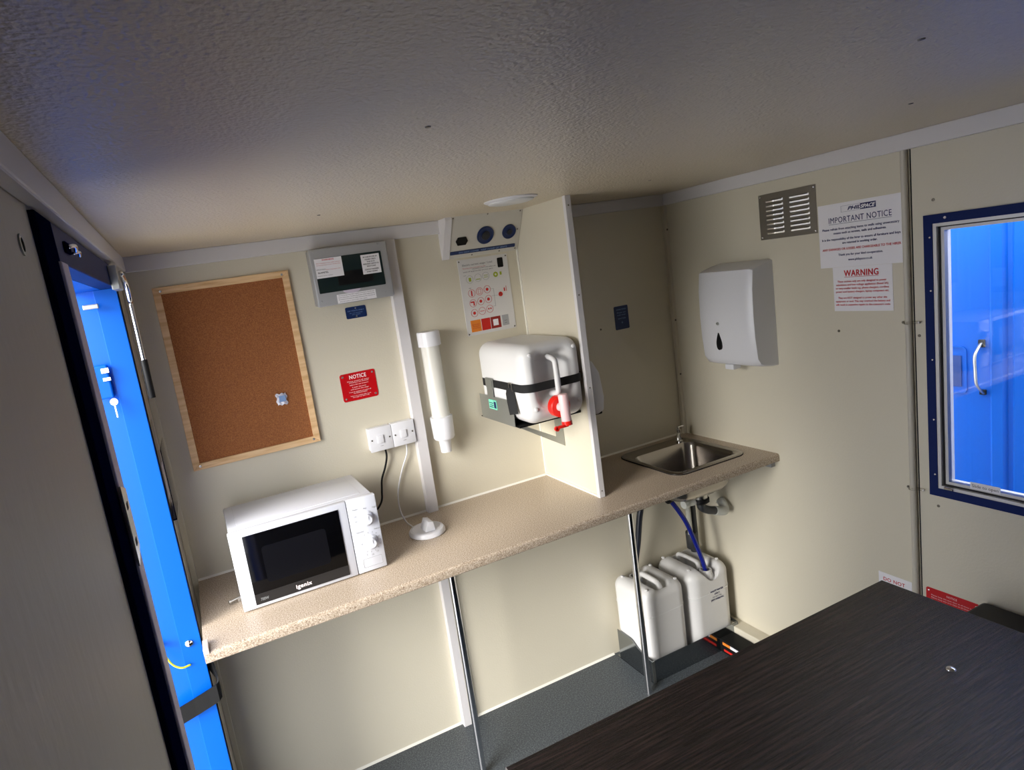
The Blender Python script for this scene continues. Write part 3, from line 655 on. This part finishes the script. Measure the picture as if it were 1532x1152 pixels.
bs = thing('blue_sign', 'small navy blue plate under the consumer unit', 'sign', (.640, 0, 1.654))
MB().prism(rrect(0, .073, 0, .040, .005), -.002, 0, 'Y').build('plate', M['blue_sign'], bs)
screw_heads([(.036, .034), (.036, .006)], -.002, .0028, M['screwb'], bs)
text([('230 VOLTS ONLY', .036, .0265, .0045, .060)], -.002, M['ink_lblue'], bs); text([('Do not overload', .036, .0185, .003, .045), ('the supply', .036, .0130, .003, .03)], -.002, M['ink_lblue'], bs, 'small_print')

rs = thing('notice_sign', 'red NOTICE plate screwed to the back wall above the switches', 'sign', (.578, 0, 1.371))
MB().prism(rrect(0, .127, 0, .098, .008), -.002, 0, 'Y').build('plate', M['red_sign'], rs)
screw_heads([(.010, .088), (.117, .088), (.010, .010), (.117, .010)], -.002, .0040, M['screwb'], rs)
text([('NOTICE', .0635, .084, .014, .060, 'C', 0, .015)] + [(s, .0635, z, .0038, w_) for s, z, w_ in
     (('Please ensure all water', .069, .080), ('containers are drained', .064, .070), ('before this unit is towed', .056, .066),
      ('Lower the mast', .047, .050), ('and secure the steps', .040, .066), ('Close all windows and switch off', .031, .080), ('the electrical supply', .026, .05),
      ('Failure to comply may cause', .017, .074), ('damage to the unit', .012, .060))], -.002, M['ink_white'], rs)

# cup dispenser
cd = thing('cup_dispenser', 'white tubular paper cup dispenser on the back wall right of the upright trim', 'cup dispenser', (.908, -.050, 1.12))
MB().lathe([(.033, .128), (.033, .405)], (0, 0, 0), n=36).build('tube', mat('milky_tube', rgb(214, 212, 204), .2), cd, 40)
MB().lathe([(.041, .395), (.041, .440), (.039, .447), (0, .447)], n=36).build('top_cap', M['white'], cd, 40)
MB().lathe([(.035, .050), (.039, .056), (.041, .128), (.041, .134), (.034, .136)], n=36).build('collar', M['white'], cd, 40)
MB().lathe([(.020, .0), (.0235, .052), (.03, .06)], n=28).build('cup_end', M['white'], cd, 40)
MB().box(-.012, .012, .033, .050, .15, .40).build('wall_bracket', M['white'], cd)

# angled heater and fan panel under the ceiling
fp = thing('control_panel', 'slanted white panel with two blue round dials and a socket under the ceiling', 'panel', (1.030, 0, 1.806))
PW = .310; hz = H - 1.806; dy = -.083
MB().prism([(0, 0), (0, hz), (dy, hz), (-.004, 0)], 0, PW, 'X').build('panel_body', M['offwhite'], fp)
MB().prism([(0, .0), (0, hz - .0), (dy - .0, hz), (dy, hz - .01), (-.008, 0)], -.004, .022, 'X').build('end_plate', M['trim'], fp)
ang = math.atan2(-dy - .004, hz)
nrm = Vector((0, -math.cos(ang), -math.sin(ang)))
def on_face(ob, x, s):
    """put an object built facing -Y on the slanted face, s up the slope"""
    ob.rotation_euler = (ang, 0, 0); ob.location = (x, -.0045 - s * math.sin(ang), s * math.cos(ang))
so2 = math.hypot(hz, -dy)
o = MB().lathe([(.034, 0), (.034, .004), (.030, .005), (.026, .003), (.018, .003), (.018, .005), (0, .005)], (0, 0, 0), (0, -1, 0), 36).build('blue_dial', M['bluedial'], fp, 40, label='larger blue round vent dial'); on_face(o, .163, .078)
p = MB().lathe([(.017, 0), (.0165, .002), (0, .002)], (0, -.005, 0), (0, -1, 0), 28).build('dial_centre', M['darkdial'], o)
o = MB().lathe([(.028, 0), (.028, .004), (.025, .005), (.021, .003), (.014, .003), (.014, .005), (0, .005)], (0, 0, 0), (0, -1, 0), 36).build('blue_dial', M['bluedial'], fp, 40, label='smaller blue round vent dial'); on_face(o, .262, .080)
p = MB().lathe([(.011, 0), (.0105, .002), (0, .002)], (0, -.005, 0), (0, -1, 0), 24).build('dial_centre', M['darkdial'], o)
o = MB().prism([(-.024, 0), (-.016, .015), (.016, .015), (.024, 0), (.016, -.015), (-.016, -.015)], -.004, 0, 'Y').build('power_inlet', M['black'], fp, label='black power socket'); on_face(o, .068, .066)
o = MB().prism(rrect(-.135, .135, -.0065, .0065, .003), -.002, 0, 'Y').build('blue_strip', M['blue_sign'], fp, label='blue lettered strip'); on_face(o, .160, .022)
text([('DO NOT COVER   KEEP CLEAR OF VENTS', 0, 0, .006, .20)], -.002, M['ink_lblue'], o)
for x, s in ((.028, so2 - .008), (.165, so2 - .006), (.300, so2 - .008), (.015, .006), (.115, .006), (.23, .006), (.298, .008), (.298, .085)):
    o = MB().lathe([(.003, 0), (.002, .001), (0, .001)], (0, 0, 0), (0, -1, 0), 8).build('panel_screw', M['screw'], fp); on_face(o, x, s)

# information poster
po = thing('information_poster', 'printed white information sheet with red and green symbols under the slanted panel', 'poster', (1.084, 0, 1.515))
PWd, PHt = .208, .283
MB().box(0, PWd, -.002, 0, 0, PHt).build('sheet', mat('grey_white_sheet', rgb(214, 212, 210), .45), po)
screw_heads([(.006, .276), (.202, .276), (.006, .006), (.202, .006)], -.002, .003, M['screw'], po)
def rings(pts, r, m, name, t=.0010):
    mb = MB()
    for x, z in pts:
        mb.ring([(x + r * math.cos(a * PI / 10), z + r * math.sin(a * PI / 10)) for a in range(20)], [(x + (r - t) * math.cos(a * PI / 10), z + (r - t) * math.sin(a * PI / 10)) for a in range(20)], -.0026, -.002, 'Y')
    mb.build(name, m, po)
text([('Electric current usage / Load', .080, .262, .0075, .125, 'C', 0, .01)], -.002, M['ink_grey'], po)
text([('Please keep power consumption low when', .065, .250, .0045, .095)], -.002, M['ink_red'], po, 'red_lettering')
text([('using battery power in this welfare unit', .105, .2455, .0045, .10), ('switch off equipment after you have used it', .080, .237, .0045, .125), ('Low', .022, .224, .004), ('High', .036, .176, .004)], -.002, M['ink_black'], po, 'small_print')
MB().prism(rrect(.164, .188, .236, .272, .004), -.0028, -.002, 'Y').build('black_symbol', M['black'], po)
rings([(.174, .246), (.174 + .002, .262)], .006, M['ink_grey'], 'symbol_rings')
rings([(.040, .208), (.075, .210), (.108, .212)], .0145, M['ink_grey'], 'grey_rings', .0008)
MB().box(.036, .046, -.0026, -.002, .200, .214).box(.066, .084, -.0026, -.002, .203, .206).box(.100, .117, -.0026, -.002, .207, .209).box(.100, .117, -.0026, -.002, .214, .216).build('green_icons', M['green'], po)
rings([(.150, .212)], .010, M['green'], 'green_ring', .006); MB().box(.168, .176, -.0026, -.002, .208, .220).build('green_icon', M['green'], po)
P9 = [(.040 + i * .033, .156 - j * .037 + i * .003) for j in range(3) for i in range(3)]
rings(P9, .0145, M['ink_red'], 'red_rings', .0012)
mb = MB()
for k, (x, z) in enumerate(P9):
    if k == 0: mb.box(x - .0025, x + .0025, -.0026, -.002, z - .010, z + .010)
    elif k == 1: mb.ring(rrect(x - .006, x + .006, z - .009, z + .009, .001, 1), rrect(x - .005, x + .005, z - .008, z + .008, .001, 1), -.0026, -.002, 'Y')
    elif k == 3: mb.box(x - .010, x + .006, -.0026, -.002, z + .002, z + .007).box(x + .001, x + .006, -.0026, -.002, z - .009, z + .002)
    elif k == 8: mb.box(x - .007, x - .002, -.0026, -.002, z - .002, z + .004).box(x + .002, x + .007, -.0026, -.002, z - .002, z + .004)
    elif k == 7: mb.box(x - .009, x + .009, -.0026, -.002, z - .001, z + .001)
    else: mb.lathe([(.006, 0), (.0055, .0006), (0, .0006)], (x, -.002, z), (0, -1, 0), 14)
mb.lathe([(.009, 0), (.009, .0006), (.0035, .0006), (.0035, 0)], (.160, -.002, .136), (0, -1, 0), 20).box(.176, .181, -.0026, -.002, .145, .158).box(.186, .1875, -.0026, -.002, .144, .164).build('red_icons', M['redprint'], po)
MB().box(.120, .132, -.0026, -.002, .161, .1618).box(.132, .1328, -.0026, -.002, .095, .1618).box(.120, .148, -.0026, -.002, .134, .1348).box(.120, .132, -.0026, -.002, .095, .0958).build('link_lines', M['ink_grey'], po)
MB().box(.018, .060, -.0026, -.002, .012, .056).build('orange_block', M['orange'], po)
MB().box(.063, .100, -.0026, -.002, .012, .056).build('red_block', M['redprint'], po)
MB().box(.103, .145, -.0026, -.002, .012, .056).build('dark_red_block', M['dredprint'], po)
MB().box(.112, .134, -.0030, -.0026, .022, .046).build('white_square', M['paper'], po)
MB().box(.152, .180, -.0026, -.002, .016, .056).build('grey_block', M['greyplast'], po)
text([('www', .166, .035, .004), ('info', .166, .026, .004)], -.0026, M['ink_black'], po, 'block_lettering')
text([('Approx battery', .039, .040, .0045, .034), ('life shown', .039, .033, .0045, .028), ('at full load', .039, .026, .0045, .030)], -.0026, M['ink_red'], po, 'block_lettering')

sb = thing('blue_sign', 'small upright dark blue plate on the back wall of the sink alcove', 'sign', (1.759, 0, 1.420))
MB().prism(rrect(0, .071, 0, .098, .005), -.002, 0, 'Y').build('plate', M['blue_sign'], sb)
text([('HAND WASH', .0355, .084, .006, .050), ('Please use', .0355, .071, .005, .045), ('cold water', .0355, .061, .005, .045), ('sparingly', .0355, .047, .005, .04)], -.002, M['ink_lblue'], sb)
text([('*', .0355, .026, .014)], -.002, M['ink_lblue'], sb, 'symbol')

# ceiling lamp
cl = thing('ceiling_lamp', 'flat round white lamp on the ceiling in front of the slanted panel', 'ceiling lamp', (1.100, -.425, H), math.radians(0))
MB().lathe([(.082, 0), (.082, .002), (.074, .006), (.071, .007)], (0, 0, 0), (0, 0, -1), 48).build('rim', M['white'], cl, 40)
MB().lathe([(.072, .006), (.068, .010), (.055, .013), (.03, .015), (0, .0155)], (0, 0, 0), (0, 0, -1), 48).build('diffuser', M['lampglass'], cl, True)

# ------------------------------------------------------------------ things on the right wall
td = thing('paper_towel_dispenser', 'white paper towel dispenser on the right wall above the sink', 'towel dispenser', (W, -.264, 1.244), -PI / 2)
mb = MB(); bm = bmesh.new()
prof = [(0, 0), (-.035, .004), (-.085, .012), (-.100, .018), (-.116, .040), (-.124, .12), (-.126, .20), (-.122, .30), (-.112, .368), (-.098, .374), (-.04, .386), (0, .391)]
XS = [0, .010, .05, .12, .18, .215, .240, .251]
rows = []
for x in XS:
    t = (x - .125) / .126; f = 1 - .10 * abs(t) ** 3; f2 = 1 if 0 < x < .251 else .97
    rows.append([bm.verts.new((x, y * f * f2, z if f2 == 1 else .005 + z * .974)) for y, z in prof])
for a, c in zip(rows, rows[1:]):
    for k in range(len(prof) - 1): bm.faces.new((a[k], a[k + 1], c[k + 1], c[k]))
bm.faces.new(rows[0]); bm.faces.new(rows[-1][::-1])
mb._merge(bm); mb.build('cover', M['white'], td, 32)
MB().prism([(.100 + .0150 * math.sin(t) * math.sin(t / 2) ** 1.0, .108 + .033 * math.cos(t)) for t in [2 * PI * k / 28 for k in range(28)]], -.1275, -.118, 'Y').build('level_window', M['black'], td, label='dark drop shaped window')
MB().lathe([(.0065, 0), (.006, .003), (.003, .003), (.003, .001), (0, .001)], (.100, -.1245, .176), (0, -1, 0), 20).build('lock', M['galv'], td, 40)
MB().box(.085, .125, -.09, -.05, -.008, .012, .003).build('paper_outlet', M['white'], td)

vt = thing('wall_vent', 'square metal louvre vent high on the right wall', 'vent', (W, -.477, 1.703), -PI / 2)
VW, VH = .220, .157
# plate with two columns of eight slots
mb = MB(); xs = [0, .028, .098, .122, .196, VW]; nz = 8; z0 = .018; stp = (VH - .032) / nz
mb.box(0, .028, -.003, 0, 0, VH).box(.098, .122, -.003, 0, 0, VH).box(.196, VW, -.003, 0, 0, VH)
for a, c in ((.028, .098), (.122, .196)):
    mb.box(a, c, -.003, 0, 0, z0)
    for k in range(nz):
        mb.box(a, c, -.003, 0, z0 + k * stp + .0075, z0 + (k + 1) * stp)
        mb.prism([(-.003, z0 + k * stp + .0078), (-.0075, z0 + k * stp + .0052), (-.0068, z0 + k * stp + .0045), (-.002, z0 + k * stp + .0070)], a + .003, c - .003, 'X')
    mb.box(a, c, -.003, 0, z0 + nz * stp, VH)
mb.build('louvre_plate', M['ventm'], vt)
MB().box(.026, .198, .040, .0405, z0 - .002, VH - .008).build('slot_glow_sheet', M['slot_backing'], vt, label='added pale translucent sheet that brightens the slots')  # sheet added behind the louvres to make the slots glow whitish
screw_heads([(.007, .008), (VW - .007, .008), (.007, VH - .008), (VW - .007, VH - .008)], -.003, .003, M['screwb'], vt)

n1 = thing('important_notice', 'white IMPORTANT NOTICE sheet with blue lettering on the right wall', 'notice', (W, -.701, 1.586), -PI / 2)
MB().box(0, .265, -.0015, 0, 0, .201).build('sheet', M['paper'], n1)
MB().box(.140, .187, -.0021, -.0015, .172, .190).build('logo_block', M['ink_blue'], n1)
MB().ring([(.078, .1715), (.141, .1715), (.141, .1905), (.078, .1905)], [(.0785, .172), (.1405, .172), (.1405, .190), (.0785, .190)], -.0018, -.0015, 'Y').build('logo_outline', M['ink_blue'], n1)
text([('PHIL', .120, .181, .011, .040, 'C', .35, .03)], -.0016, M['ink_blue'], n1, 'logo_lettering')
text([('SPACE', .1635, .181, .011, .044, 'C', .35, .03)], -.0021, M['paper'], n1, 'logo_lettering')
text([('IMPORTANT NOTICE', .134, .150, .0185, .196, 'C', 0, .004)], -.0015, M['ink_blue'], n1, 'heading')
MB().box(.036, .232, -.0018, -.0015, .1365, .1375).build('heading_underline', M['ink_blue'], n1)
text([('Please refrain from attaching items to walls using unnecessary', .133, .122, .0072, .240), ('means such as screws, nails and adhesives.', .133, .109, .0072, .165),
      ('It is the responsibility of the hirer to ensure all furniture and keys', .133, .090, .0072, .245), ('are returned in working order.', .133, .077, .0072, .110),
      ('Thank you for your kind co-operation.', .133, .040, .0072, .140), ('www.philspace.co.uk', .133, .023, .0072, .076)], -.0015, M['ink_blue'], n1, 'body_lettering', heavy=.02)
text([('ANY DAMAGES OR LOSSES ARE CHARGEABLE TO THE HIRER', .133, .058, .0072, .246)], -.0015, M['ink_red'], n1, 'red_lettering', heavy=.02)
n2 = thing('warning_notice', 'white WARNING sheet with red lettering under the important notice', 'notice', (W, -.742, 1.444), -PI / 2)
MB().box(0, .187, -.0012, 0, 0, .1415).build('sheet', M['paper'], n2)
text([('WARNING', .092, .122, .020, .108, 'C', 0, .02)], -.0012, M['ink_red'], n2, 'heading')
MB().box(.038, .146, -.0015, -.0012, .1085, .1098).build('heading_underline', M['ink_red'], n2)
text([('These sockets only are only designed to power', .092, .096, .0062, .155), ('televisions and low voltage appliances (fused 3A)', .092, .085, .0062, .165),
      ('or very smaller loads e.g. phone chargers, cordless', .092, .074, .0062, .168), ('power tool battery chargers, laptop computers etc.', .092, .063, .0062, .168),
      ('They are NOT designed to power any other site', .092, .043, .0062, .155), ('equipment or tool. This may overload the battery and', .092, .032, .0062, .172), ('will result in expensive repairs to the customers costs', .092, .021, .0062, .172)], -.0012, M['ink_red'], n2, 'body_lettering', heavy=.02)

# pipe with clips over the panel joint
cp = thing('wall_conduit', 'slim cream pipe running down the right wall beside the window', 'conduit', (W, -.974, 0), -PI / 2)
MB().cyl((0, -.007, .09), (0, -.007, H - .046), .009, n=20).build('pipe', mat('cream_pipe', rgb(196, 190, 176), .35), cp, 40)
MB().box(.0115, .015, -.0006, .0, .09, H - .046).build('joint_line', M['hole'], cp, label='dark joint line')
for z in (1.409, .891):
    o = MB().tube([(-.016, -.003, z), (-.010, -.006, z), (-.004, -.018, z), (.006, -.018, z), (.012, -.006, z), (.030, -.003, z)], .004, 8).build('clip', M['acrylic'], cp, True, label='clear plastic clip')
    MB().lathe([(.004, 0), (.003, .002), (0, .002)], (-.016, -.006, z), (0, -1, 0), 10).build('clip_screw', M['screw'], o)
    MB().lathe([(.004, 0), (.003, .002), (0, .002)], (.028, -.006, z), (0, -1, 0), 10).build('clip_screw', M['screwb'], o)

dn = thing('warning_sign', 'white DO NOT sign low on the right wall behind the table', 'sign', (W, -.852, .408), -PI / 2)
MB().box(0, .105, -.0015, 0, 0, .155).build('sheet', M['paper'], dn)
text([('DO NOT', .050, .135, .013, .068, 'C', 0, .012)], -.0015, M['ink_red'], dn)
rn = thing('notice_sign', 'red plate low on the right wall behind the table, beside the black seat', 'sign', (W, -1.000, .465), -PI / 2)
MB().prism(rrect(0, .145, 0, .105, .006), -.002, 0, 'Y').build('plate', M['red_sign'], rn)
screw_heads([(.008, .095), (.137, .095)], -.002, .003, M['screwb'], rn)
text([('NOTICE', .0725, .094, .007, .028)] + [('Please keep this area clear at all times and', .0725, .083 - k * .008, .004, .115) for k in range(6)], -.002, M['ink_white'], rn)

# ------------------------------------------------------------------ table and seat
tb = thing('table', 'dark wood grained table in the foreground', 'table', (1.14, -1.40, 0))
MB().box(-.600, .600, -.32, .32, .7165, .740, .0012).build('table_top', M['wood_dark'], tb)
MB().box(-.6015, -.6, -.32, .32, .717, .7395).build('edging', M['edge_pale'], tb, label='pale edging strip')
MB().lathe([(.010, 0), (.009, .002), (.006, .0035), (0, .004)], (.354, .014, .740), n=20).build('bolt_cap', M['chrome'], tb, 40)
for x in (-.42, .42):
    MB().cyl((x, 0, .02), (x, 0, .7165), .028, n=20).box(x - .03, x + .03, -.28, .28, 0, .025, .004).box(x - .02, x + .02, -.25, .25, .70, .7165).build('leg', M['black'], tb, 40)
bn = thing('bench', 'black vinyl padded bench seat between the table and the right wall', 'bench', (1.835, -1.56, 0))
MB().box(-.075, .235, -.60, .405, .50, .592, .014, 3).build('seat_pad', M['vinyl'], bn, 40)
MB().box(-.05, .172, -.58, .385, 0, .50, .003).build('seat_base', M['black'], bn)
